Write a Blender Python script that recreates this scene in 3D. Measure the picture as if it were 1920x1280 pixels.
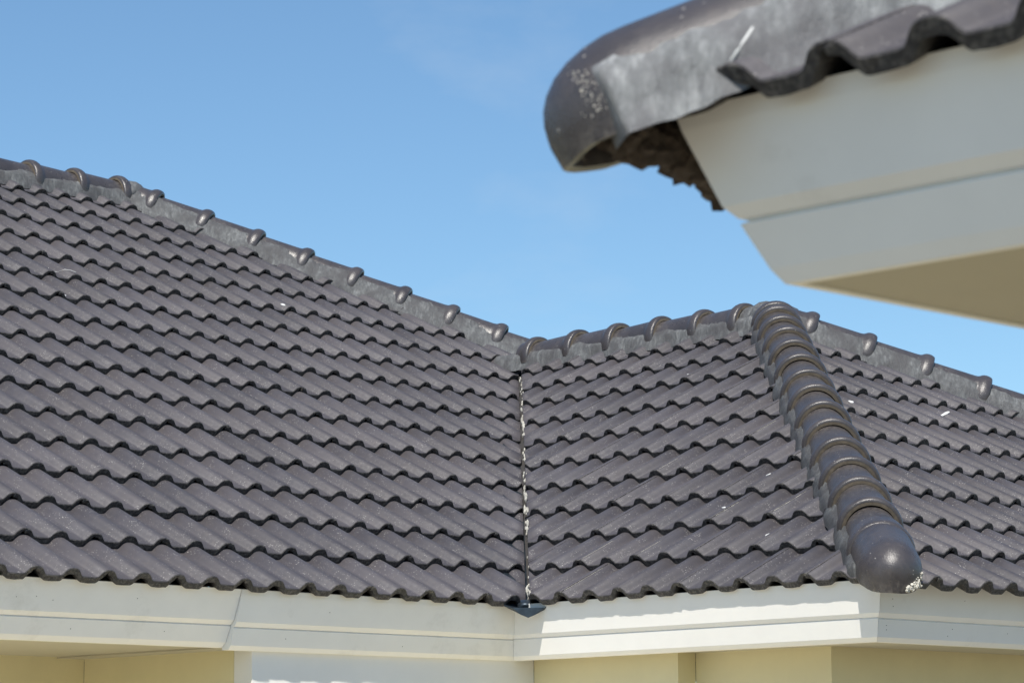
import bpy, bmesh, math, random
from mathutils import Vector, Matrix, noise
R_ = math.radians
rnd = random.Random(7)
scene = bpy.context.scene
for o in list(bpy.data.objects): bpy.data.objects.remove(o)
COL = scene.collection

# ------------------------------------------------------------------ camera
cam_d = bpy.data.cameras.new('camera'); cam = bpy.data.objects.new('camera', cam_d); COL.objects.link(cam)
scene.camera = cam
CAM_LOC = Vector((-7.8083, -7.7449, -0.7492))
CR = Vector((0.70543868, -0.70873167, -0.00746207)); CU = Vector((-0.10568182, -0.11558962, 0.98765905)); CF = Vector((0.70084778, 0.69594429, 0.15644144))
cam.matrix_world = Matrix(((CR.x, CU.x, -CF.x, CAM_LOC.x), (CR.y, CU.y, -CF.y, CAM_LOC.y), (CR.z, CU.z, -CF.z, CAM_LOC.z), (0, 0, 0, 1)))
cam_d.sensor_width = 36; cam_d.lens = 99.62; cam_d.clip_start = 0.1; cam_d.clip_end = 4000
cam_d.dof.use_dof = True; cam_d.dof.focus_distance = 10.9; cam_d.dof.aperture_fstop = 11.5
def to_px(P):
    d = Vector(P) - CAM_LOC; z = d.dot(CF)
    if z < .1: return (-9999, -9999)
    return (960 + 5312.85*d.dot(CR)/z, 640 - 5312.85*d.dot(CU)/z)

# ------------------------------------------------------------------ world, sun, exposure
SUN_EL = R_(54); SUN_H = Vector((-.82, -.572, 0)).normalized()
SUN = Vector((SUN_H.x*math.cos(SUN_EL), SUN_H.y*math.cos(SUN_EL), math.sin(SUN_EL)))
w = bpy.data.worlds.new('World'); scene.world = w; w.use_nodes = True
nt = w.node_tree; nt.nodes.clear()
sky = nt.nodes.new('ShaderNodeTexSky'); sky.sky_type = 'NISHITA'; sky.sun_disc = False
sky.sun_elevation = SUN_EL; sky.sun_rotation = math.atan2(SUN_H.x, SUN_H.y)
sky.altitude = 0; sky.air_density = 1.0; sky.dust_density = 0.15; sky.ozone_density = 2.2
bg = nt.nodes.new('ShaderNodeBackground'); bg.inputs[1].default_value = 0.112
wo = nt.nodes.new('ShaderNodeOutputWorld')
tint = nt.nodes.new('ShaderNodeMix'); tint.data_type = 'RGBA'; tint.blend_type = 'MULTIPLY'; tint.inputs[0].default_value = 1; tint.inputs[7].default_value = (.79, .965, 1.04, 1)
nt.links.new(sky.outputs[0], tint.inputs[6]); 
tcw = nt.nodes.new('ShaderNodeTexCoord'); mpw = nt.nodes.new('ShaderNodeMapping'); mpw.inputs['Scale'].default_value = (1, 1, 2.2); mpw.inputs['Location'].default_value = (.3, .1, .0)
cn = nt.nodes.new('ShaderNodeTexNoise'); cn.inputs['Scale'].default_value = 7; cn.inputs['Detail'].default_value = 7; cn.inputs['Roughness'].default_value = .6
nt.links.new(tcw.outputs['Generated'], mpw.inputs['Vector']); nt.links.new(mpw.outputs[0], cn.inputs['Vector'])
cr = nt.nodes.new('ShaderNodeMapRange'); cr.inputs[1].default_value = .58; cr.inputs[2].default_value = .86; cr.inputs[3].default_value = 0; cr.inputs[4].default_value = .2
nt.links.new(cn.outputs['Fac'], cr.inputs[0])
cm = nt.nodes.new('ShaderNodeMix'); cm.data_type = 'RGBA'; cm.inputs[7].default_value = (5.6, 6.0, 6.4, 1)
nt.links.new(cr.outputs[0], cm.inputs[0]); nt.links.new(tint.outputs[2], cm.inputs[6]); nt.links.new(cm.outputs[2], bg.inputs[0]); nt.links.new(bg.outputs[0], wo.inputs[0])
sd = bpy.data.lights.new('sun', 'SUN'); sd.energy = 5.0; sd.angle = R_(.53); sd.color = (1, .95, .87)
so = bpy.data.objects.new('sun', sd); COL.objects.link(so); so.rotation_euler = SUN.to_track_quat('Z', 'Y').to_euler(); so.location = (0, 0, 30)
vs = scene.view_settings; vs.view_transform = 'Standard'; vs.look = 'None'; vs.exposure = 0.20; vs.gamma = 1; vs.use_curve_mapping = False

# ------------------------------------------------------------------ materials
def newmat(name):
    m = bpy.data.materials.new(name); m.use_nodes = True; t = m.node_tree
    return m, t, t.nodes['Principled BSDF']
def N(t, kind, **kw):
    n = t.nodes.new(kind)
    for k, v in kw.items():
        if k.startswith('i_'): n.inputs[int(k[2:])].default_value = v
        else: setattr(n, k, v)
    return n
def noise_tex(t, scale, detail=4, rough=.55, vec=None):
    n = N(t, 'ShaderNodeTexNoise'); n.inputs['Scale'].default_value = scale; n.inputs['Detail'].default_value = detail; n.inputs['Roughness'].default_value = rough
    if vec: t.links.new(vec, n.inputs['Vector'])
    return n.outputs['Fac']
def ramp(t, fac, stops):
    r = N(t, 'ShaderNodeValToRGB'); e = r.color_ramp.elements
    while len(e) < len(stops): e.new(.5)
    for el, (p, c) in zip(e, stops): el.position = p; el.color = (c if len(c) == 4 else (*c, 1))
    t.links.new(fac, r.inputs[0]); return r.outputs[0]
def mix(t, fac, a, b, blend='MIX'):
    m = N(t, 'ShaderNodeMix', data_type='RGBA', blend_type=blend)
    if isinstance(fac, (int, float)): m.inputs[0].default_value = fac
    else: t.links.new(fac, m.inputs[0])
    for sock, v in ((m.inputs[6], a), (m.inputs[7], b)):
        if isinstance(v, tuple): sock.default_value = (*v, 1)
        else: t.links.new(v, sock)
    return m.outputs[2]
def math_(t, op, a, b=None):
    m = N(t, 'ShaderNodeMath', operation=op)
    for s, v in zip(m.inputs, (a, b)):
        if v is None: continue
        if isinstance(v, (int, float)): s.default_value = v
        else: t.links.new(v, s)
    return m.outputs[0]
def bump(t, height, strength, dist, normal=None):
    b = N(t, 'ShaderNodeBump'); b.inputs['Strength'].default_value = strength; b.inputs['Distance'].default_value = dist
    t.links.new(height, b.inputs['Height'])
    if normal: t.links.new(normal, b.inputs['Normal'])
    return b.outputs[0]
def pos(t): return N(t, 'ShaderNodeNewGeometry').outputs['Position']
def specks(t, p, scale, size, keep):
    v = N(t, 'ShaderNodeTexVoronoi'); v.inputs['Scale'].default_value = scale; t.links.new(p, v.inputs['Vector'])
    near = math_(t, 'LESS_THAN', v.outputs['Distance'], size)
    sep = N(t, 'ShaderNodeSeparateColor'); t.links.new(v.outputs['Color'], sep.inputs[0])
    return math_(t, 'MULTIPLY', near, math_(t, 'GREATER_THAN', sep.outputs[0], keep)), v.outputs['Color']

def wear(t, p, lo, hi, sc):
    pt = N(t, 'ShaderNodeNewGeometry').outputs['Pointiness']
    e = ramp(t, pt, [(lo, (0, 0, 0)), (hi, (1, 1, 1))])
    n = ramp(t, noise_tex(t, sc, 5, .7, p), [(.46, (0, 0, 0)), (.62, (1, 1, 1))])
    return math_(t, 'MULTIPLY', e, n)
def tile_material():
    m, t, b = newmat('tile_paint'); p = pos(t)
    oi = N(t, 'ShaderNodeObjectInfo').outputs['Random']
    base = ramp(t, noise_tex(t, 7, 5, .6, p), [(.3, (.047, .043, .050)), (.7, (.068, .063, .071))])
    base = mix(t, math_(t, 'MULTIPLY', oi, .6), base, (.074, .065, .068))
    hv = N(t, 'ShaderNodeHueSaturation'); t.links.new(base, hv.inputs['Color'])
    t.links.new(math_(t, 'ADD', .86, math_(t, 'MULTIPLY', math_(t, 'FRACT', math_(t, 'MULTIPLY', oi, 7.31)), .28)), hv.inputs['Value'])
    base = hv.outputs[0]
    dust = ramp(t, noise_tex(t, 38, 6, .7, p), [(.50, (0, 0, 0)), (.72, (1, 1, 1))])
    base = mix(t, math_(t, 'MULTIPLY', dust, .28), base, (.115, .098, .088))
    sp, _ = specks(t, p, 200, .36, .84)
    clus = ramp(t, noise_tex(t, 16, 3, .6, p), [(.42, (0, 0, 0)), (.66, (1, 1, 1))])
    base = mix(t, math_(t, 'MULTIPLY', math_(t, 'MULTIPLY', sp, clus), .7), base, (.42, .40, .37))  # pale specks painted in as glints off the rough grain
    t.links.new(base, b.inputs['Base Color'])
    rg = ramp(t, noise_tex(t, 60, 4, .6, p), [(.3, (.56,)*3), (.7, (.72,)*3)])
    t.links.new(rg, b.inputs['Roughness'])
    n1 = bump(t, noise_tex(t, 420, 3, .7, p), .30, .0016)
    n2 = bump(t, noise_tex(t, 26, 3, .5, p), .20, .004, n1)
    t.links.new(n2, b.inputs['Normal'])
    b.inputs['Specular IOR Level'].default_value = .55
    return m
def nose_material():
    m, t, b = newmat('tile_nose_edge'); p = pos(t)
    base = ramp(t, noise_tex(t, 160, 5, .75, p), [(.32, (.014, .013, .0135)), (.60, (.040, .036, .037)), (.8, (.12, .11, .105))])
    base = mix(t, wear(t, p, .54, .66, 90), base, (.30, .28, .25))
    t.links.new(base, b.inputs['Base Color']); b.inputs['Roughness'].default_value = .62
    t.links.new(bump(t, noise_tex(t, 190, 4, .75, p), .8, .005), b.inputs['Normal'])
    return m
def cap_material():
    m, t, b = newmat('ridge_cap_paint'); p = pos(t)
    base = ramp(t, noise_tex(t, 9, 5, .6, p), [(.3, (.042, .037, .038)), (.7, (.066, .058, .058))])
    dust = ramp(t, noise_tex(t, 30, 6, .7, p), [(.52, (0, 0, 0)), (.75, (1, 1, 1))])
    base = mix(t, math_(t, 'MULTIPLY', dust, .25), base, (.16, .13, .11))
    sp, _ = specks(t, p, 70, .16, .9)
    base = mix(t, math_(t, 'MULTIPLY', sp, .6), base, (.45, .42, .38))
    base = mix(t, wear(t, p, .545, .66, 55), base, (.22, .195, .165))
    t.links.new(base, b.inputs['Base Color'])
    t.links.new(ramp(t, noise_tex(t, 45, 4, .6, p), [(.3, (.25,)*3), (.7, (.40,)*3)]), b.inputs['Roughness'])
    n1 = bump(t, noise_tex(t, 230, 4, .7, p), .42, .0028)
    t.links.new(bump(t, noise_tex(t, 22, 3, .5, p), .25, .005, n1), b.inputs['Normal'])
    b.inputs['Specular IOR Level'].default_value = .6
    return m
def mortar_material(name='painted_mortar', k=1.0):
    m, t, b = newmat(name); p = pos(t)
    mp = N(t, 'ShaderNodeMapping'); mp.inputs['Scale'].default_value = (1, 1, .22); t.links.new(p, mp.inputs['Vector'])
    st = noise_tex(t, 55, 5, .7, mp.outputs[0])
    base = ramp(t, st, [(.25, (.058*k, .059*k, .060*k)), (.5, (.118*k, .121*k, .122*k)), (.78, (.25*k, .253*k, .25*k))])
    base = mix(t, ramp(t, noise_tex(t, 9, 3, .6, p), [(.4, (0, 0, 0)), (.65, (1, 1, 1))]), base, (.078*k, .076*k, .078*k))
    t.links.new(base, b.inputs['Base Color']); b.inputs['Roughness'].default_value = .62; b.inputs['Specular IOR Level'].default_value = .35
    t.links.new(bump(t, noise_tex(t, 90, 6, .72, mp.outputs[0]), .8, .010), b.inputs['Normal'])
    return m
def plain(name, col, rough=.6, var=.08, nscale=6, bmp=.0, bscale=80, bdist=.003, dirt=None):
    m, t, b = newmat(name); p = pos(t)
    c0 = tuple(c*(1-var) for c in col); c1 = tuple(min(1, c*(1+var)) for c in col)
    base = ramp(t, noise_tex(t, nscale, 5, .6, p), [(.3, c0), (.7, c1)])
    if dirt:
        d = ramp(t, noise_tex(t, dirt[1], 6, .7, p), [(dirt[2], (0, 0, 0)), (dirt[3], (1, 1, 1))])
        base = mix(t, math_(t, 'MULTIPLY', d, dirt[4]), base, dirt[0])
    t.links.new(base, b.inputs['Base Color']); b.inputs['Roughness'].default_value = rough
    if bmp: t.links.new(bump(t, noise_tex(t, bscale, 4, .6, p), bmp, bdist), b.inputs['Normal'])
    return m
TILE = tile_material(); NOSE = nose_material(); CAP = cap_material(); MORTAR = mortar_material(); MORTAR_SUNLIT = mortar_material('sunlit_painted_mortar', 1.9); MORTAR_SHADED = mortar_material('shaded_painted_mortar', .68)  # one mortar paint; sun and shade put into its lighter and darker copies
FASCIA = plain('white_fascia_paint', (.90, .875, .82), .5, .03, 5, .15, 60, .002, ((.45, .42, .36), 3.5, .58, .8, .35))
WALL = plain('cream_wall_paint', (.78, .69, .42), .75, .04, 4, .2, 120, .002)
WALLD = plain('cream_wall_paint_dark', (.60, .50, .29), .75, .05, 4, .2, 120, .002)  # darker copy of the cream wall colour
BEAM = plain('white_wall_paint', (.86, .84, .79), .7, .03, 4, .2, 120, .002)
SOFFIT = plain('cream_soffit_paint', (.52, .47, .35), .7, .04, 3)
UNDER = plain('roof_underlay', (.035, .032, .03), .9, .2, 10)
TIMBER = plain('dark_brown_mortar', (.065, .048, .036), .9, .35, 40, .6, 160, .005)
METAL = plain('valley_zinc', (.05, .065, .08), .40, .25, 40)
METAL.node_tree.nodes['Principled BSDF'].inputs['Metallic'].default_value = .7
CRUMB = plain('pale_mortar_crumb', (.55, .52, .45), .9, .25, 60, .5, 200, .004)
FLAKE = plain('white_flake', (.62, .62, .60), .6, .05, 50)
JOINT = plain('tan_joint_dirt', (.115, .092, .066), .9, .3, 40)
PAVE = plain('pale_paving', (.58, .555, .49), .9, .1, 2)
GROUND = plain('ground', (.19, .168, .125), .9, .2, .5)

# ------------------------------------------------------------------ helpers
def link(name, me, parent=None, mats=()):
    o = bpy.data.objects.new(name, me); COL.objects.link(o)
    if parent: o.parent = parent
    for m in mats:
        if len(me.materials) < len(mats): me.materials.append(m)
    return o
def from_data(name, vs_, fs, mats, parent=None, smooth=False, mat_idx=None):
    me = bpy.data.meshes.new(name); me.from_pydata([tuple(v) for v in vs_], [], fs); me.update()
    for m in mats: me.materials.append(m)
    if smooth: me.polygons.foreach_set('use_smooth', [True]*len(me.polygons))
    if mat_idx: me.polygons.foreach_set('material_index', mat_idx)
    o = bpy.data.objects.new(name, me); COL.objects.link(o)
    if parent: o.parent = parent
    return o
def empty(name, loc, label, cat):
    o = bpy.data.objects.new(name, None); COL.objects.link(o); o.location = loc
    o['label'] = label; o['category'] = cat; o.empty_display_size = .2
    return o
def adopt(o, parent):                       # parts are modelled in world space
    o.parent = parent; o.matrix_parent_inverse = Matrix.Translation(-parent.location) if parent.type == 'EMPTY' else Matrix.Identity(4)

TH = 0.50352; CT, ST = math.cos(TH), math.sin(TH); T = ST/CT
AMP = .0290; THK = .0240
PK = [(0, 1), (.04, .992), (.08, .962), (.12, .90), (.155, .80), (.185, .655), (.21, .49), (.235, .31), (.26, .15), (.285, .05), (.315, .008), (.36, 0), (.51, -.012)]
def prof(t):                                # t in rolls; crest at integers
    f = abs((t + .5) % 1 - .5)
    for (a, ya), (b, yb) in zip(PK, PK[1:]):
        if f <= b: return -AMP*(1 - ya - (yb-ya)*(f-a)/(b-a))
    return -AMP

# ---- the tile: two rolls wide, over-lock lip on its right edge, raised rough nose
_h = [0, .06, .12, .165, .21, .25, .285, .33, .5, .67, .715, .75, .79, .835, .88, .94]
TS = [0, .03] + _h[1:] + [1+x for x in _h] + [2.0, 2.05, 2.085]
def tile_mesh(length, tilt, seed, name='tile'):
    vs_ = []; 
    for i, t in enumerate(TS):
        h = prof(t)
        under = .0007*max(0, 1 - max(0, t-.03)/.12) if t < .15 else 0
        lip = .0004*max(0, min(1, (t-1.8)/.2))
        h = h - under + lip
        c = t*.15
        n1 = noise.noise((t*5.1, seed*3.7, 0)); n2 = noise.noise((t*7.3, seed*1.9, 5)); n3 = noise.noise((t*9, seed*2.3, 9))
        th = THK + .0022*n3
        if t < .16: th -= .005
        if t > 1.93: th = .0125
        dn = -.0012*abs(n2)
        if t < .1: dn -= .0045
        vs_ += [(c, .0020+.0022*n2, h-th), (c, -.0006+.0014*n1, h-.0026+dn), (c, .0022+.001*n2, h+.3*dn), (c, length*.5, h-tilt*.5), (c, length, h-tilt), (c, length, h-tilt-.011), (c, .07, h-th-.001)]
    K = 7; fs = []; mi = []
    for i in range(len(TS)-1):
        a = i*K; b = a+K
        for k, m in ((0, 1), (1, 1), (2, 0), (3, 0), (4, 1), (5, 1), (6, 1)):
            k2 = (k+1) % K
            fs.append((a+k, b+k, b+k2, a+k2)); mi.append(m)
    fs.append(tuple(range(K))); mi.append(1)
    L_ = (len(TS)-1)*K; fs.append(tuple(L_+k for k in range(K-1, -1, -1))); mi.append(1)
    me = bpy.data.meshes.new(name); me.from_pydata(vs_, [], fs); me.update()
    me.materials.append(TILE); me.materials.append(NOSE)
    me.polygons.foreach_set('material_index', mi)
    me.polygons.foreach_set('use_smooth', [m == 0 for m in mi])
    bm = bmesh.new(); bm.from_mesh(me); bmesh.ops.recalc_face_normals(bm, faces=bm.faces); bm.to_mesh(me); bm.free()
    return me
_cache = {}
def tile_var(length, tilt, v):
    k = (round(length, 3), round(tilt, 4), v)
    if k not in _cache: _cache[k] = tile_mesh(length, tilt, v*11.3+1)
    return _cache[k]

def build_slope(parent, O, A, U, phase, rows, crange, cuts, top_s, name, stuff_name):
    """rows: nose distances up the slope; crange(j)->(c0,c1); cuts: list of (point, normal): geometry on the normal's side is removed"""
    Nn = A.cross(U)
    stuff = bmesh.new()
    n_ind = 0
    for j, s in enumerate(rows):
        g = (rows[j+1] - s) if j+1 < len(rows) else (top_s - s)
        length = g + (.055 if j+1 < len(rows) else 0); tilt = THK*1.04*(length/g) if j+1 < len(rows) else THK*.6
        c0, c1 = crange(s)
        k = math.floor((c0 - phase)/.15) - 2
        if (k + j) % 2 == 0: k += 1
        while phase + k*.15 < c1:
            c = phase + k*.15; k += 2
            r1, r2, r3 = rnd.uniform(-1, 1), rnd.uniform(-1, 1), rnd.uniform(-1, 1)
            org = O + A*c + U*(s + .0022*r1) + Nn*(.0010*r2)
            rot = Matrix((( A.x, U.x, Nn.x), (A.y, U.y, Nn.y), (A.z, U.z, Nn.z)))
            mw = Matrix.Translation(org) @ (rot @ Matrix.Rotation(.003*r3, 3, 'Z')).to_4x4()
            corners = [mw @ Vector((x, y, -.02)) for x in (0, .313) for y in (0, length)]
            cut = False; gone = False
            for P, n in cuts:
                ds = [(q - P).dot(n) for q in corners]
                if min(ds) > -.004: gone = True
                elif max(ds) > 0: cut = True
            if gone: continue
            me = tile_var(length, tilt, rnd.randrange(5))
            if cut:
                bm = bmesh.new(); bm.from_mesh(me)
                inv = mw.inverted()
                for P, n in cuts:
                    bmesh.ops.bisect_plane(bm, geom=bm.verts[:]+bm.edges[:]+bm.faces[:], plane_co=inv @ P, plane_no=inv.to_3x3() @ n, clear_outer=True, dist=1e-5)
                    be = [e for e in bm.edges if e.is_boundary]
                    if be:
                        r = bmesh.ops.holes_fill(bm, edges=be, sides=0)
                        for f in r['faces']: f.material_index = 1; f.smooth = False
                if len(bm.faces) < 4: bm.free(); continue
                me = bpy.data.meshes.new('cut_tile'); bm.to_mesh(me); bm.free()
                me.materials.append(TILE); me.materials.append(NOSE)
                cs = [mw @ v.co for v in me.vertices]
                corners = cs[::9] + cs[-1:]
            pxs = [to_px(q) for q in corners]
            vis = any(-15 < x < 1935 and -15 < y < 1295 for x, y in pxs)
            if vis:
                o = bpy.data.objects.new('tile', me); COL.objects.link(o); adopt(o, parent); o.matrix_basis = mw; n_ind += 1
            else:
                tmp = me.copy(); tmp.transform(mw); stuff.from_mesh(tmp); bpy.data.meshes.remove(tmp)
    if len(stuff.verts):
        me = bpy.data.meshes.new(stuff_name); stuff.to_mesh(me); me.materials.append(TILE); me.materials.append(NOSE)
        o = bpy.data.objects.new('further_tiles', me); COL.objects.link(o); adopt(o, parent); o['kind'] = 'stuff'
    stuff.free()
    print('tiles', name, n_ind)

# ---- ridge and hip caps
RB = .104
CAP_PROF = [(0, .1065), (.001, .1145), (.007, .1190), (.017, .1215), (.029, .1222), (.041, .1205), (.052, .1160), (.061, .1095), (.068, .1060), (.085, RB), (.35, RB-.008)]
CAP_SHORT = CAP_PROF[:-1] + [(.10, RB-.001)]
def cap_mesh(name, seed, a0=-14, a1=194, profl=CAP_PROF, thick=.012):
    seg = 22; vs_ = []; fs = []
    M_ = len(profl)
    for i in range(seg+1):
        a = R_(a0 + (a1-a0)*i/seg)
        for s, r in profl:
            rr = r + .0013*noise.noise((a*1.7, s*14, seed))
            vs_.append((math.cos(a)*rr, s + (.0015*noise.noise((a*3, seed, 2)) if s < .01 else 0), math.sin(a)*rr))
        for s, r in (profl[-1], profl[0]):
            vs_.append((math.cos(a)*(r-thick), s, math.sin(a)*(r-thick)))
    K = M_+2
    for i in range(seg):
        for k in range(K):
            k2 = (k+1) % K
            fs.append((i*K+k, i*K+k2, (i+1)*K+k2, (i+1)*K+k))
    fs.append(tuple(range(K-1, -1, -1))); fs.append(tuple(seg*K+k for k in range(K)))
    me = bpy.data.meshes.new(name); me.from_pydata(vs_, [], fs); me.update(); me.materials.append(CAP); me.materials.append(JOINT)
    bm = bmesh.new(); bm.from_mesh(me); bmesh.ops.recalc_face_normals(bm, faces=bm.faces); bm.to_mesh(me); bm.free()
    me.polygons.foreach_set('material_index', [1 if max(me.vertices[v].co.y for v in p.vertices) < .0028 and max(math.hypot(me.vertices[v].co.x, me.vertices[v].co.z) for v in p.vertices) < .1105 else 0 for p in me.polygons])
    me.polygons.foreach_set('use_smooth', [len(p.vertices) == 4 for p in me.polygons])
    me.set_sharp_from_angle(angle=R_(50))
    return me
CAPM = [cap_mesh('cap', s*5.1) for s in range(4)]
CAPD = cap_mesh('cap', 3.3, profl=CAP_PROF[:-1] + [(.18, RB-.004)])
CAPS = cap_mesh('cap', 9.7, profl=CAP_SHORT)
def dome_mesh(name, body=.30, front=.115, skirt=.045, r=RB+.006, seed=0):
    """closed hip-end cap: barrel running up +Y, rounded nose at -Y, skirt hanging at the rim"""
    seg = 28; vs_ = []; fs = []
    rings = [(body, 1.0, 0)] + [(body*q, 1.0, 0) for q in (.66, .33)] + [(-front*math.sin(R_(p)), math.cos(R_(p)), p) for p in (0, 12, 24, 36, 48, 60, 70, 79, 86)]
    for s, c, p in rings:
        for i in range(seg+1):
            a = math.pi*i/seg
            rr = r*(max(c, .001))
            # superellipse in the rise makes the shoulder fuller
            x = math.cos(a)*rr; z = math.sin(a)*r*(c**.8)
            k = .0018*noise.noise((x*16, s*16, z*16+seed))
            vs_.append((x, s + k, z + k))
    W = seg+1
    for q in range(len(rings)-1):
        for i in range(seg):
            fs.append((q*W+i, q*W+i+1, (q+1)*W+i+1, (q+1)*W+i))
    # skirt: rim follows the footprint
    rim = [q*W for q in range(len(rings))] + [(len(rings)-1)*W+i for i in range(1, W)] + [q*W+seg for q in range(len(rings)-2, -1, -1)]
    b0 = len(vs_)
    for j, v in enumerate(rim):
        x, y, z = vs_[v]; dn = skirt*(1 + .22*noise.noise((x*14, y*14, seed+3)))
        vs_.append((x*.985, y + (.004 if y < 0 else 0), -dn))
    for j in range(len(rim)-1): fs.append((rim[j], rim[j+1], b0+j+1, b0+j))
    # inner lip
    b1 = len(vs_)
    for j, v in enumerate(rim):
        x, y, z = vs_[b0+j]; vs_.append((x*.87, y+ (.013 if y < 0 else 0), z+.001))
    for j in range(len(rim)-1): fs.append((b0+j, b0+j+1, b1+j+1, b1+j))
    b2 = len(vs_)
    for j, v in enumerate(rim):
        x, y, z = vs_[b1+j]; vs_.append((x*.8, y+(.02 if y < 0 else 0), .03))
    for j in range(len(rim)-1): fs.append((b1+j, b1+j+1, b2+j+1, b2+j))
    me = bpy.data.meshes.new(name); me.from_pydata(vs_, [], fs); me.update(); me.materials.append(CAP)
    bm = bmesh.new(); bm.from_mesh(me); bmesh.ops.recalc_face_normals(bm, faces=bm.faces); bm.to_mesh(me); bm.free()
    me.polygons.foreach_set('use_smooth', [True]*len(me.polygons)); me.set_sharp_from_angle(angle=R_(60))
    return me
def axis_frame(P, d, up=Vector((0, 0, 1))):
    y = d.normalized(); x = y.cross(up).normalized(); z = x.cross(y)
    return Matrix(((x.x, y.x, z.x, P.x), (x.y, y.y, z.y, P.y), (x.z, y.z, z.z, P.z), (0, 0, 0, 1)))
def place_caps(parent, P0, P1, marks, name, rise, short=(), med=()):
    """marks: distances from P0 (the low / collar end) of each collar's front face; caps run from there towards P1"""
    d = (P1-P0).normalized(); up = Vector((0, 0, 1)); up = (up - d*up.dot(d)).normalized()
    for i, s in enumerate(marks):
        o = bpy.data.objects.new(name, CAPS if i in short else CAPD if i in med else CAPM[i % 4]); COL.objects.link(o); adopt(o, parent)
        P = P0 + d*s + up*(rise + rnd.uniform(-.002, .002))
        M_ = axis_frame(P, d)
        o.matrix_basis = M_ @ Matrix.Rotation(R_(-1.3)+rnd.uniform(-.006, .006), 4, 'X') @ Matrix.Rotation(rnd.uniform(-.008, .008), 4, 'Z')
def mortar_strip(parent, P0, P1, side, rise, drop, name='mortar_bedding', out=.125, inn=.088, top=.035, seed=0, step=.02, amp=.008, taper=True, prof=None, tl=.035, mat=None):
    """lumpy fillet between the caps and the tiles on one side; drop = fall of the tile plane per metre sideways"""
    d = P1-P0; L_ = d.length; d.normalize(); up = Vector((0, 0, 1)); up = (up - d*up.dot(d)).normalized()
    zp = lambda x: -drop*x - rise                    # tile crests, seen from the cap's axis
    n = int(L_/step)
    prof_ = [(inn-.03, top-.012), (inn+.002, top+.002), (RB+.003, top*.5-.004), (RB+.010, min(top*.3, zp(RB)+.020)), (out-.008, zp(out)+.004), (out, zp(out)-.012), (out+.004, zp(out)-.036)]
    if prof: prof_ = prof + [(out-.006, zp(out)+.006), (out, zp(out)-.012), (out+.004, zp(out)-.036)]
    vs_ = []; fs = []
    for i in range(n+1):
        s = L_*i/n
        for k, (x, z) in enumerate(prof_):
            q = noise.noise((s*9, k*.35, seed)); q2 = noise.noise((s*33, k*.9, seed+7))
            tp = min(1, s/tl) if taper else 1
            x = inn-.03 + (x-inn+.03)*(.25+.75*tp)
            xx = x + amp*.5*q + amp*.3*q2 + (amp*1.8*noise.noise((s*6, 1, seed)) if k >= 4 else 0)
            zz = z + rise + (amp*1.3*q + amp*.9*q2 if k < 2 else amp*.5*q2)
            vs_.append(P0 + d*s + side*xx + up*zz)
    K = len(prof_)
    for i in range(n):
        for k in range(K-1): fs.append((i*K+k, i*K+k+1, (i+1)*K+k+1, (i+1)*K+k))
    o = from_data(name, vs_, fs, [mat or MORTAR], None, True); adopt(o, parent)
    return o
def prism(name, parent, poly, thick_vec, mat):
    n = len(poly); vs_ = [Vector(p) for p in poly] + [Vector(p)+thick_vec for p in poly]
    fs = [tuple(range(n)), tuple(range(2*n-1, n-1, -1))] + [(i, n+i, n+(i+1) % n, (i+1) % n) for i in range(n)]
    o = from_data(name, vs_, fs, [mat])
    bm = bmesh.new(); bm.from_mesh(o.data); bmesh.ops.recalc_face_normals(bm, faces=bm.faces); bm.to_mesh(o.data); bm.free()
    adopt(o, parent); return o
def extrude_profile(name, parent, profile, frame_a, frame_b, mat, smooth=False):
    """profile: (outset, z) pairs; frame: function (o,z)->point for each end"""
    n = len(profile); vs_ = [frame_a(o, z, i) for i, (o, z) in enumerate(profile)] + [frame_b(o, z, i) for i, (o, z) in enumerate(profile)]
    fs = [(i, i+1, n+i+1, n+i) for i in range(n-1)] + [(n-1, 0, n, 2*n-1), tuple(range(n)), tuple(range(2*n-1, n-1, -1))]
    o = from_data(name, vs_, fs, [mat])
    bm = bmesh.new(); bm.from_mesh(o.data); bmesh.ops.recalc_face_normals(bm, faces=bm.faces)
    es = [e for e in bm.edges if abs(e.verts[0].co.z-e.verts[1].co.z) < 1e-5 and e.calc_length() > .3]
    bmesh.ops.bevel(bm, geom=es, offset=.0009, segments=2, affect='EDGES', profile=.5)
    bm.to_mesh(o.data); bm.free()
    adopt(o, parent); return o

# ================================================================== ground
g = from_data('ground', [(-400, -400, -3.4), (600, -400, -3.4), (600, 600, -3.4), (-400, 600, -3.4)], [(0, 1, 2, 3)], [GROUND]); g['kind'] = 'structure'
g2 = from_data('pavement', [(-5.5, -2.4, -3.39), (.9, -2.4, -3.39), (.9, 1.6, -3.39), (-5.5, 1.6, -3.39)], [(0, 1, 2, 3)], [PAVE]); g2['kind'] = 'structure'

# ================================================================== FAR HOUSE
V = 1.82; D = 2.78; DL = 4.60; VO = .068
house = empty('house', (2.5, 1.5, -3.4), 'far house with dark grey tiled hip roof, valley and cream walls', 'house')
UL = Vector((0, CT, ST)); UM = Vector((CT, 0, ST)); AX = Vector((1, 0, 0)); AM = Vector((0, -1, 0))
def zL(x, y): return y*T
def zM(x, y): return x*T
def zR(x, y): return (y+V)*T
HIPL_A = Vector((1.59, 4.60, 0)); HIPL_B = Vector((3.05, 2.96, 0)); HIPL_C = HIPL_A + (HIPL_B-HIPL_A)*2.6
UD = .075
def under(name, pts):
    return prism(name, house, [(x, y, z-UD) for x, y, z in pts], Vector((0, 0, -.03)), UNDER)
slopeL = under('roof_slope', [(-4.4, .15, .15*T), (.218, .15, .15*T), (D+VO*.5, D-VO*.5, zL(0, D-VO*.5)), (3.05, 2.96, zL(0, 2.96)), (1.59, DL, zL(0, DL)), (-4.4, DL, zL(0, DL))])
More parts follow.
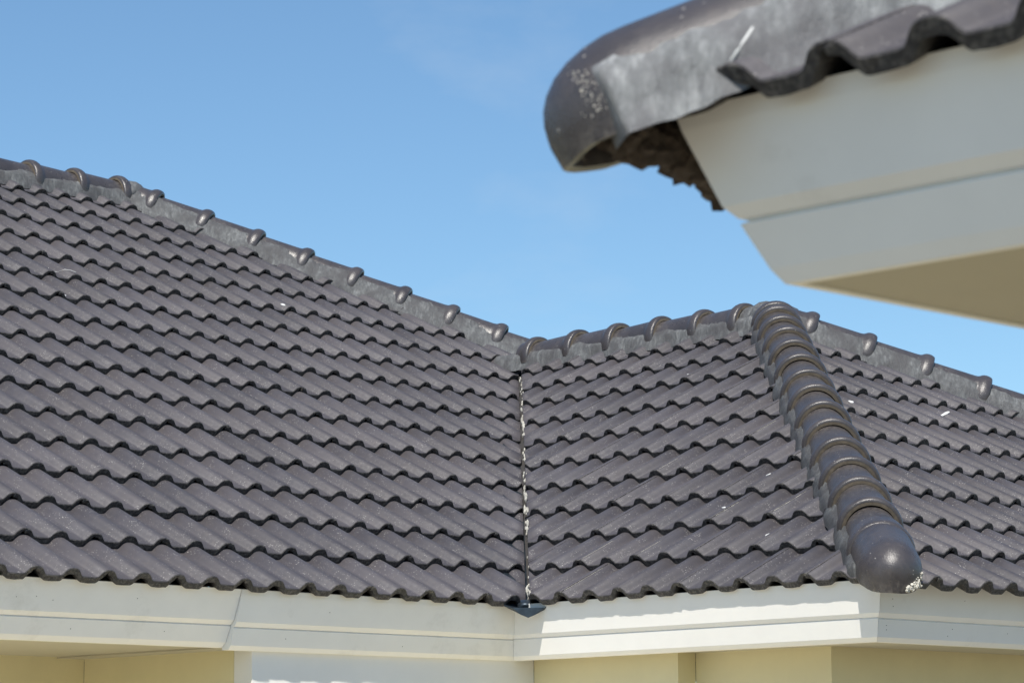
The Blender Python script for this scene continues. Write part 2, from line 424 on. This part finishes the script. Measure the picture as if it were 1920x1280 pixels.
slopeM = under('roof_slope', [(.15, -V+.15, .15*T), (D, D-V, D*T), (D, D-VO*.5, D*T), (.15, .08, .15*T)])
slopeR = under('roof_slope', [(.15, -V+.15, .15*T), (2*D-.15, -V+.15, .15*T), (D, D-V, D*T)])
for o, l in ((slopeL, 'broad left tiled slope'), (slopeM, 'small tiled slope between valley and hip'), (slopeR, 'tiled slope right of the hip')): o['label'] = l
rowsL = [j*.31866 for j in range(15)] + [4.762, 5.025]
rowsM = [j*.30072 for j in range(9)] + [2.673, 2.936]
rowsR = [-.056, .24, .538, .86, 1.183, 1.505, 1.82, 2.135, 2.425, 2.705, 2.983]
n45 = Vector((1, -1, 0)).normalized(); nh = Vector((HIPL_A.y-HIPL_B.y, HIPL_B.x-HIPL_A.x, 0)).normalized()
build_slope(slopeL, Vector((0, 0, 0)), AX, UL, 0.0, rowsL, lambda s: (-4.3, 3.2), [(Vector((VO-.012, 0, 0)), n45), (HIPL_A, nh)], DL/CT, 'L', 'further_tiles')
build_slope(slopeM, Vector((0, 0, 0)), AM, UM, .0811, rowsM, lambda s: (-3.0, V+.1), [(Vector((VO+.010, 0, 0)), -n45), (Vector((V, 0, 0)), n45)], D/CT, 'M', 'further_tiles')
build_slope(slopeR, Vector((0, -V, 0)), AX, UL, .05, rowsR, lambda s: (-.1, 2*D), [(Vector((V, 0, 0)), -n45), (Vector((2*D-V, 0, 0)), Vector((1, 1, 0)).normalized())], D/CT, 'R', 'further_tiles')
# slopes facing away
prism('rear_roof_slope', house, [(-4.4, DL, DL*T-.04), (1.59, DL, DL*T-.04), (1.59+4.6, 2*DL, -.04), (-4.4, 2*DL, -.04)], Vector((0, 0, -.03)), TILE)
prism('rear_roof_slope', house, [(1.63, DL, DL*T-.06), (3.07, 2.98, 2.96*T-.06), (5.66, .05, -.02), (6.2, 2*DL, -.06)], Vector((0, 0, -.03)), TILE)
prism('rear_roof_slope', house, [(D+.01, D-V, D*T-.05), (2*D, -V, -.05), (2*D, 4.5, -.05), (D+.01, 4.5, D*T-.05)], Vector((0, 0, -.03)), TILE)

# ridge and hip lines (apex of the crest planes)
RISE = -.036
mrA, mrB = Vector((-4.4, DL, DL*T)), Vector((1.60, DL, DL*T))
place_caps(house, mrA, mrB, [.912+4.4+.295*(i) for i in range(-6, 3)], 'ridge_cap', RISE, short=(8,))
lhA, lhB = Vector((HIPL_C.x, HIPL_C.y, HIPL_C.y*T)), Vector((1.59, DL, DL*T))
lhl = (lhB-lhA).length
def s_on(A, B, xy): return (Vector(xy) - Vector((A.x, A.y))).dot(Vector((B.x-A.x, B.y-A.y)).normalized()) * (B-A).length/Vector((B.x-A.x, B.y-A.y)).length
marks = [s_on(lhA, lhB, (x, y)) - .03 for x, y in ((1.70, 4.476), (1.889, 4.264), (2.077, 4.053), (2.258, 3.85), (2.438, 3.647), (2.616, 3.447), (2.791, 3.251), (2.965, 3.055), (3.14, 2.86))]
place_caps(house, lhA, lhB, marks, 'hip_cap', RISE, med=(0,))
wrA, wrB = Vector((D, D-V, D*T)), Vector((D, D+.2, D*T))
place_caps(house, wrA, wrB, [y-(D-V)-.02 for y in (1.137, 1.397, 1.683, 1.977, 2.26, 2.563)], 'ridge_cap', RISE, short=(5,))
mhA, mhB = Vector((0, -V, 0)), Vector((D, D-V, D*T))
place_caps(house, mhA, mhB, [.262, .565, .862, 1.162, 1.47, 1.775, 2.078, 2.378, 2.668, 2.97, 3.262, 3.545, 3.80, 4.02, 4.13], 'hip_cap', RISE, short=(13, 14))
rhA, rhB = Vector((2*D, -V, 0)), Vector((D, D-V, D*T))
place_caps(house, rhA, rhB, [s_on(rhA, rhB, (2.905-.195*i, .835+.195*i))-.02 for i in range(0, -12, -1)], 'hip_cap', RISE, med=(0,))
# end cap of the front hip
d_ = (mhB-mhA).normalized(); up_ = Vector((0, 0, 1)); up_ = (up_-d_*up_.z).normalized()
dm = bpy.data.objects.new('hip_end_cap', dome_mesh('hip_end_cap', .31, .135, .045)); COL.objects.link(dm); adopt(dm, house)
dm.matrix_basis = axis_frame(mhA + d_*.035 + up_*(RISE+.002), d_) @ Matrix.Rotation(R_(-1), 4, 'X')
# junction lumps where ridge and hips meet
def lump(parent, P, r, name, mat, seed, sub=3, amp=.22):
    bm = bmesh.new(); bmesh.ops.create_icosphere(bm, subdivisions=sub, radius=1)
    for v in bm.verts:
        q = 1 + amp*noise.noise(v.co*1.6+Vector((seed, 0, 0))) + amp*.4*noise.noise(v.co*5+Vector((seed, 3, 0)))
        v.co = Vector((v.co.x*r[0]*q, v.co.y*r[1]*q, v.co.z*r[2]*q)) + Vector(P)
    me = bpy.data.meshes.new(name); bm.to_mesh(me); bm.free(); me.materials.append(mat); me.polygons.foreach_set('use_smooth', [True]*len(me.polygons))
    o = bpy.data.objects.new(name, me); COL.objects.link(o)
    if parent: adopt(o, parent)
    return o
# mortar bedding, one strip per visible side
lat = Vector((1, -1, 0)).normalized()
mortar_strip(house, mrA, mrB, Vector((0, -1, 0)), RISE, T, seed=1, top=.03)
hl = (lhB-lhA).normalized(); sl = Vector((0, 0, 1)).cross(hl).normalized(); sl = sl if sl.y < 0 else -sl
sl_left = sl if sl.x < 0 else -sl
mortar_strip(house, lhA, lhB, sl_left, RISE, .40, seed=2, top=.060, inn=.084, out=.135, amp=.011)
mortar_strip(house, wrA, wrB, Vector((-1, 0, 0)), RISE, T, seed=3, top=.03)
mh0 = mhA + (mhB-mhA).normalized()*.10
mortar_strip(house, mh0, mhB, -lat, RISE, .39, seed=4, top=.016, out=.130, inn=.096, amp=.008, mat=MORTAR_SHADED)
mortar_strip(house, mh0, mhB, lat, RISE, .39, seed=5, top=.014, out=.126, inn=.098, amp=.008, mat=MORTAR_SHADED)
hr = (rhB-rhA).normalized(); mortar_strip(house, rhA, rhB, Vector((-1, -1, 0)).normalized(), RISE, .40, seed=6, top=.054, inn=.088, out=.132, amp=.011)
lump(house, (D+.12, D-.06, D*T-.05), (.16, .16, .10), 'mortar_bedding', MORTAR, 3)
lump(house, (D+.02, D-V+.02, D*T-.01), (.13, .13, .085), 'mortar_bedding', MORTAR, 5)
lump(house, (D+.005, D-V+.12, D*T+RISE), (.095, .17, .098), 'mortar_bedding', MORTAR, 8, amp=.06)
lump(house, (1.60, DL, DL*T-.03), (.12, .12, .10), 'mortar_bedding', MORTAR, 9)

# valley gutter: folded sheet under the tiles, its end showing below the eave
def valley():
    q = Vector((1, 1, T)).normalized(); l = Vector((1, -1, 0)).normalized()
    vs_ = []; fs = []
    prof_ = [(-.11, .014), (-.05, -.012), (0, -.024), (.05, -.012), (.11, .014)]
    for s in (-.062, -.035, .2, 1.5, 4.05):
        for x, z in prof_:
            e = .85 if s > -.05 else .55
            P = Vector((VO*.5, -VO*.5, 0)) + q*s + l*x*e; vs_.append(P + Vector((0, 0, z-.045)))
    K = len(prof_); fs.append(tuple(range(K)))
    for i in range(4):
        for k in range(K-1): fs.append((i*K+k, i*K+k+1, (i+1)*K+k+1, (i+1)*K+k))
    o = from_data('valley_gutter', vs_, fs, [METAL]); adopt(o, house)
    lump(house, (.075, .01, -.038), (.05, .05, .022), 'valley_filler', METAL, 4)
    m = o.modifiers.new('thickness', 'SOLIDIFY'); m.thickness = .0015
valley()
# pale mortar crumbs squeezed out along the valley
bm = bmesh.new(); rc = random.Random(3)
clus_ = [(rc.uniform(0, D*.98), rc.uniform(.012, .05)) for _ in range(17)]
for i in range(105):
    cc = rc.choice(clus_); s = cc[0] + rc.gauss(0, cc[1]) if rc.random() < .8 else rc.uniform(0, D*.98)
    s = max(0, min(D*.99, s)); off = VO + rc.gauss(.006, .006)
    big = rc.random() < .16
    r = rc.uniform(.005, .009) if big else rc.uniform(.0025, .005)
    P = Vector((s+off*.5, s-off*.5, s*T - rc.uniform(.004, .020)))
    b0 = len(bm.verts)
    ret = bmesh.ops.create_icosphere(bm, subdivisions=1, radius=1)
    for v in ret['verts']:
        q = 1+.5*noise.noise(v.co*1.5+Vector((i, 0, 0)))
        v.co = Vector((v.co.x*r*.8*q, v.co.y*r*.8*q, v.co.z*r*(2.4 if big else 2.0)*q)) + P
me = bpy.data.meshes.new('mortar_crumbs'); bm.to_mesh(me); bm.free(); me.materials.append(CRUMB)
o = bpy.data.objects.new('mortar_crumbs', me); COL.objects.link(o); adopt(o, house); o['kind'] = 'stuff'

# fascias: (distance behind the nose line, height)
FP = [(.050, -.034), (.054, -.055), (.079, -.149), (.092, -.164), (.100, -.1665), (.0945, -.170), (.112, -.231), (.128, -.246), (.160, -.246), (.160, -.034)]
FPM = [(.044, -.034), (.048, -.055), (.070, -.149), (.080, -.162), (.086, -.1645), (.0815, -.168), (.098, -.231), (.114, -.246), (.150, -.246), (.150, -.034)]
FPL = [(.050, -.034), (.058, -.055), (.092, -.143), (.108, -.157), (.116, -.1595), (.1105, -.163), (.137, -.220), (.157, -.237), (.19, -.237), (.19, -.034)]
XS = -1.33
f1 = extrude_profile('fascia_board', house, FPL, lambda o, z, i: Vector((-4.4, o, z)), lambda o, z, i: Vector((XS-.002, o, z)), FASCIA)
f2 = extrude_profile('fascia_board', house, FP, lambda o, z, i: Vector((XS, o, z)), lambda o, z, i: Vector((FPM[i][0], o, z)), FASCIA)
VF = V-.035
f3 = extrude_profile('fascia_board', house, FPM, lambda o, z, i: Vector((o, FP[i][0]-.001, z)), lambda o, z, i: Vector((o, -VF+FP[i][0], z)), FASCIA)
f4 = extrude_profile('fascia_board', house, FP, lambda o, z, i: Vector((FPM[i][0]+.001, -VF+o, z)), lambda o, z, i: Vector((2*D, -VF+o, z)), FASCIA)
# soffits
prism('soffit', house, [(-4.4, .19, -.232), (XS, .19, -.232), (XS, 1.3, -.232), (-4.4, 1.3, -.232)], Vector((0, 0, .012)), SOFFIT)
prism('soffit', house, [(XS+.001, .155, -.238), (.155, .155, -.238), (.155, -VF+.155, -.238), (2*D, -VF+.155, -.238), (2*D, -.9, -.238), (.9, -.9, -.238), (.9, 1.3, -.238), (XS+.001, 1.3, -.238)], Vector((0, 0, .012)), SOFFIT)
# walls
ZB, ZT = -3.4, -.228
def wall(name, a, b, inward, mat, th=.10):
    a = Vector((*a, ZB)); b = Vector((*b, ZB)); up = Vector((0, 0, ZT-ZB)); iv = Vector((*inward, 0))*th
    return prism(name, house, [a, b, b+iv, a+iv], up, mat)
wall('wall', (-4.4, 1.15), (-1.20, 1.15), (0, 1), WALL)
wall('wall', (-1.20, .25), (-1.20, 1.148), (1, 0), WALL)
wall('beam_wall', (-1.20, .148), (.248, .148), (0, 1), BEAM)
wall('wall', (.25, .148), (.25, -.612), (1, 0), WALL)
wall('pilaster', (.352, -.612), (.352, -1.265), (1, 0), WALL)
wall('wall', (.4525, -1.264), (2*D-.5, -1.264), (0, 1), WALL)
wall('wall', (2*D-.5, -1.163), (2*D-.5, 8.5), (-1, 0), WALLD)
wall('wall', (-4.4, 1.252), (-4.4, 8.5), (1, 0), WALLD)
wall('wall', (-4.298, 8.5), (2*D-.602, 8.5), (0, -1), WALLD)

# ================================================================== NEAR HOUSE
NX, NY, NZ = -5.265, -5.397, .114
near = empty('house', (-4.3, -6.6, -3.4), 'near house corner at upper right with tiled eave and pale fascia', 'house')
YE = -9.2; XE = -2.6
HN = 1.1                                     # plan depth that is built
OM = Vector((NX, NY, NZ))
nsl = prism('roof_slope', near, [(NX+.15, NY-.15, NZ+.15*T-UD), (NX+HN, NY-HN, NZ+HN*T-UD), (NX+HN, YE, NZ+HN*T-UD), (NX+.15, YE, NZ+.15*T-UD)], Vector((0, 0, -.03)), UNDER)
nsr = prism('roof_slope', near, [(NX+.15, NY-.15, NZ+.15*T-UD), (XE, NY-.15, NZ+.15*T-UD), (XE, NY-HN, NZ+HN*T-UD), (NX+HN, NY-HN, NZ+HN*T-UD)], Vector((0, 0, -.03)), UNDER)
nsl['label'] = 'tiled slope above the pale fascia'; nsr['label'] = 'tiled slope facing away'
lat2 = Vector((1, 1, 0)).normalized()
rowsN = [0, .31, .62, .93]
build_slope(nsl, OM, AM, UM, (NY+5.584)-.15*2, rowsN, lambda s: (-.3, NY-YE), [(OM, lat2)], HN/CT, 'near', 'further_tiles')
UB = Vector((0, -CT, ST)); AB = Vector((-1, 0, 0))
build_slope(nsr, OM, AB, UB, .06, rowsN, lambda s: (-(XE-NX), .3), [(OM, -lat2)], HN/CT, 'near back', 'further_tiles')
nhA, nhB = OM.copy(), OM + Vector((HN, -HN, HN*T))
NRISE = -.048
dn_ = (nhB-nhA).normalized(); un_ = Vector((0, 0, 1)); un_ = (un_-dn_*un_.z).normalized()
dm2 = bpy.data.objects.new('hip_end_cap', dome_mesh('hip_end_cap', .36, .14, .030, seed=4)); COL.objects.link(dm2); adopt(dm2, near)
dm2.matrix_basis = axis_frame(nhA + dn_*.016 + un_*NRISE, dn_)
place_caps(near, nhA, nhB, [.31, .61, .91], 'hip_cap', NRISE)
mortar_strip(near, nhA-dn_*.030, nhB, -lat2, NRISE, .39, seed=8, inn=.085, out=.124, amp=.007, step=.004, tl=.015, mat=MORTAR_SUNLIT, prof=[(.070, .066), (.087, .073), (.102, .056), (.113, .034), (.119, .014)])
mortar_strip(near, nhA+dn_*.03, nhB, lat2, NRISE, .39, seed=9, top=.03, out=.14, amp=.012, step=.01)
FPN = [(.056, -.026), (.062, -.050), (.097, -.148), (.111, -.163), (.121, -.166), (.1125, -.170), (.138, -.227), (.151, -.246), (.166, -.246), (.164, -.026)]
fr = lambda x, y, z: Vector((x, y, NZ+z))
extrude_profile('fascia_board', near, FPN, lambda o, z, i: fr(NX+o, NY-o, z), lambda o, z, i: fr(NX+o, YE, z), FASCIA)
extrude_profile('fascia_board', near, FPN, lambda o, z, i: fr(NX+o+.001, NY-o, z), lambda o, z, i: fr(XE, NY-o, z), FASCIA)
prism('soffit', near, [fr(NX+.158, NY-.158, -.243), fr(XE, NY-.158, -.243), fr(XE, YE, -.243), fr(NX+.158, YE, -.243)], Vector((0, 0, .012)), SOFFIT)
prism('wall', near, [(NX+.75, NY-.75, ZB), (NX+.75, YE, ZB), (NX+.85, YE, ZB), (NX+.85, NY-.85, ZB)], Vector((0, 0, NZ-.236-ZB)), WALL)
prism('wall', near, [(NX+.752, NY-.75, ZB), (XE, NY-.75, ZB), (XE, NY-.849, ZB), (NX+.852, NY-.849, ZB)], Vector((0, 0, NZ-.236-ZB)), WALL)


# ragged underside of the bedding below the near end cap
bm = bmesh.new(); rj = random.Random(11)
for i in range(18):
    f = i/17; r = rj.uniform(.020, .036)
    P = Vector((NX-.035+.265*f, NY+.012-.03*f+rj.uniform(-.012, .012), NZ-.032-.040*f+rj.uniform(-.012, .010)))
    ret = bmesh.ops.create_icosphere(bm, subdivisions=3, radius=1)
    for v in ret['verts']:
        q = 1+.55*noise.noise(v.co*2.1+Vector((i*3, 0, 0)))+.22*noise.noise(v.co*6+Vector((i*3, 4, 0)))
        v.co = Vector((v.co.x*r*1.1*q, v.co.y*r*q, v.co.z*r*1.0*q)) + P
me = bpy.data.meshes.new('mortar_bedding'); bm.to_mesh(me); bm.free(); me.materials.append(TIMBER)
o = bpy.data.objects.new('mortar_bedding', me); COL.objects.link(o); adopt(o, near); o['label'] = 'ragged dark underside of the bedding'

# ================================================================== small things lying on the roofs
bpy.context.view_layer.update(); DG = bpy.context.evaluated_depsgraph_get()
def seat(x, y, z0=4.0):
    ok, loc, nor, *_ = scene.ray_cast(DG, Vector((x, y, z0)), Vector((0, 0, -1)))
    return loc, nor
def flake(x, y, a, b, rot, seed, label):
    loc, nor = seat(x, y)
    n = 14; vs_ = []; zax = nor; xa = zax.orthogonal().normalized(); ya = zax.cross(xa)
    c, s_ = math.cos(rot), math.sin(rot); ux = xa*c+ya*s_; uy = ya*c-xa*s_
    for h in (.0005, .0028):
        for i in range(n):
            t = 2*math.pi*i/n; q = 1+.4*noise.noise((math.cos(t)*1.4, math.sin(t)*1.4, seed)); k = 1 if h < .001 else .86
            vs_.append(loc + ux*math.cos(t)*a*q*k + uy*math.sin(t)*b*q*k + zax*h)
    fs = [tuple(range(n-1, -1, -1)), tuple(range(n, 2*n))] + [(i, (i+1) % n, n+(i+1) % n, n+i) for i in range(n)]
    o = from_data('white_flake', vs_, fs, [FLAKE]); o['label'] = label; o['category'] = 'flake'; o['group'] = 'white flakes on the roof tiles'
for a in ((1.474, 3.115, .018, .006, .6, 1, 'slim white flake high on the broad left slope near the sky'),
          (-.082, 2.851, .012, .009, .2, 2, 'small white flake on the left slope close to the photo edge'),
          (.502, .469, .016, .010, 1.2, 3, 'white chip on the left slope beside the valley bottom'),
          (.921, -.518, .017, .009, .4, 4, 'oval white flake on the middle slope, upper of the pair near the hip'),
          (.636, -.524, .013, .006, .5, 5, 'white flake on the middle slope, lower of the pair near the hip'),
          (.449, -.904, .020, .013, .1, 6, 'round white splash under a tile nose on the middle slope'),
          (2.265, 1.076, .030, .006, 1.0, 7, 'thin white smear high on the middle slope below the ridge'),
          (2.726, -.075, .036, .008, 2.2, 8, 'broad white splash on the slope right of the hip'),
          (1.981, -.119, .014, .007, .8, 9, 'small white flake on the right slope just beside the hip caps'),
          (1.741, -.332, .013, .011, .8, 10, 'white crumb on the right slope, lowest beside the hip caps')):
    flake(*a)
def strand(name, pts, r, mat, label, cat):
    vs_ = []; fs = []; k = 6
    for i, P in enumerate(pts):
        d = (pts[min(i+1, len(pts)-1)] - pts[max(i-1, 0)]).normalized(); x = d.orthogonal().normalized(); y = d.cross(x)
        for j in range(k): vs_.append(P + x*math.cos(2*math.pi*j/k)*r + y*math.sin(2*math.pi*j/k)*r)
    for i in range(len(pts)-1):
        for j in range(k): fs.append((i*k+j, i*k+(j+1) % k, (i+1)*k+(j+1) % k, (i+1)*k+j))
    fs += [tuple(range(k-1, -1, -1)), tuple((len(pts)-1)*k+j for j in range(k))]
    o = from_data(name, vs_, fs, [mat], smooth=True); o['label'] = label; o['category'] = cat
pts = []
for i in range(9):
    f = i/8; x = .025 + .14*f - (.03*max(0, f-.7)); y = 3.133 + .055*math.sin(f*3.4) - .03*f
    P, n = seat(x, y); pts.append(P + n*.004)
strand('thread', pts, .0012, FLAKE, 'thin pale curled thread lying on the left slope', 'thread')
P, n = seat(NX+.012, NY-.187); u = Vector((.35, -.15, .55)).normalized()
strand('splinter', [P+u*.0, P+u*.03, P+u*.055], .0022, FLAKE, 'pale splinter standing on the near eave tile', 'splinter')
P, n = seat(NX+.085, NY-.02)
lump(None, P+n*.004, (.007, .007, .006), 'pebble', FLAKE, 2, sub=2)
bpy.data.objects['pebble']['label'] = 'tiny white pebble stuck on the near hip end cap'; bpy.data.objects['pebble']['category'] = 'pebble'

# pale streaks that have run out of a few side laps on the middle slope
bm = bmesh.new()
for c, s0, s1 in ((.231, .02, .27), (-.069, .03, .24), (.0811, .32, .52), (.3811, .33, .47), (.531, .64, .80), (.831, .63, .86), (-.2189, 1.22, 1.36), (.0811, 1.55, 1.70)):
    for i in range(6):
        q0 = s0+(s1-s0)*i/6; q1 = q0+(s1-s0)/6*.92
        ring = []
        for q, e in ((q0, 1), (q0, -1), (q1, -1), (q1, 1)):
            P, n = seat(q*CT, -(c+.016)); w_ = .0011+.0005*math.sin(i*3.1+c*40)
            ring.append(bm.verts.new(P + n*.0012 + Vector((0, e*w_, 0))))
        bm.faces.new(ring)
me = bpy.data.meshes.new('lime_streaks'); bm.to_mesh(me); bm.free(); me.materials.append(CRUMB)
o = bpy.data.objects.new('lime_streaks', me); COL.objects.link(o); adopt(o, house); o['kind'] = 'stuff'

# white mortar crumbs under the right rim of the far hip end cap
bm = bmesh.new(); rk = random.Random(5)
for i in range(80):
    a = rk.betavariate(1.6, 1.6); r = rk.uniform(.002, .0062)*(1.2-.4*a)
    th_ = R_(72-58*a); P = dm.matrix_basis @ Vector((.110*math.cos(th_)+rk.uniform(-.005, .003), -.137*math.sin(th_)+rk.uniform(-.004, .006), -.042+(.012+.045*a)*rk.random()))
    ret = bmesh.ops.create_icosphere(bm, subdivisions=1, radius=1)
    for v in ret['verts']: v.co = v.co*r*(1+.5*noise.noise(v.co*2+Vector((i, 0, 0)))) + P
me = bpy.data.meshes.new('mortar_crumbs'); bm.to_mesh(me); bm.free(); me.materials.append(CRUMB)
o = bpy.data.objects.new('mortar_crumbs', me); COL.objects.link(o); adopt(o, house); o['kind'] = 'stuff'

# pale grains set in as bright sparkles along the upper edge of the near bedding and round the end of its cap
bm = bmesh.new(); rg_ = random.Random(21)
upn = (Vector((0, 0, 1)) - dn_*dn_.z).normalized()
for i in range(170):
    f = rg_.random()
    if f < .6: sl_ = rg_.uniform(.02, .42); ang = R_(rg_.gauss(43, 4)); rr = .1125
    else: sl_ = rg_.gauss(-.036, .009); ang = R_(rg_.uniform(4, 40)); rr = .111
    r = rg_.uniform(.0005, .0015)
    P = nhA + dn_*(sl_+.0) + upn*(NRISE + rr*math.sin(ang)) - lat2*(rr*math.cos(ang)) * (1 if sl_ > 0 else .96)
    ret = bmesh.ops.create_icosphere(bm, subdivisions=1, radius=1)
    for v in ret['verts']: v.co = v.co*r*(1+.4*noise.noise(v.co*2+Vector((i, 0, 0)))) + P
me = bpy.data.meshes.new('sparkle_grit'); bm.to_mesh(me); bm.free(); me.materials.append(CRUMB)
o = bpy.data.objects.new('sparkle_grit', me); COL.objects.link(o); adopt(o, near); o['kind'] = 'stuff'

# nail heads and their rust on the boards
def o_at(prof, z):
    for (o0, z0), (o1, z1) in zip(prof, prof[1:]):
        if z1 <= z <= z0 and z1 < z0: return o0+(o1-o0)*(z0-z)/(z0-z1)
    return prof[0][0]
bmn = bmesh.new(); bmesh.ops.create_icosphere(bmn, subdivisions=1, radius=.0018); nail = bpy.data.meshes.new('nail_head'); bmn.to_mesh(nail); bmn.free(); nail.materials.append(TIMBER)
for P in [(x, -VF+o_at(FP, z), z) for x, z in ((.13, -.10), (.14, -.125), (.135, -.19), (.14, -.205), (.52, -.19), (.50, -.215), (.86, -.195), (.55, -.09))] + \
         [(x, o_at(FPL, z), z) for x, z in ((-2.28, -.10), (-2.20, -.095), (-2.13, -.105), (-1.78, -.085), (-1.62, -.19), (-2.02, -.195))] + \
         [(x, o_at(FP, z), z) for x, z in ((-1.08, -.20), (-.5, -.21), (-.9, -.1))]:
    o = bpy.data.objects.new('nail_head', nail); COL.objects.link(o); adopt(o, house); o.matrix_basis = Matrix.Translation(P)
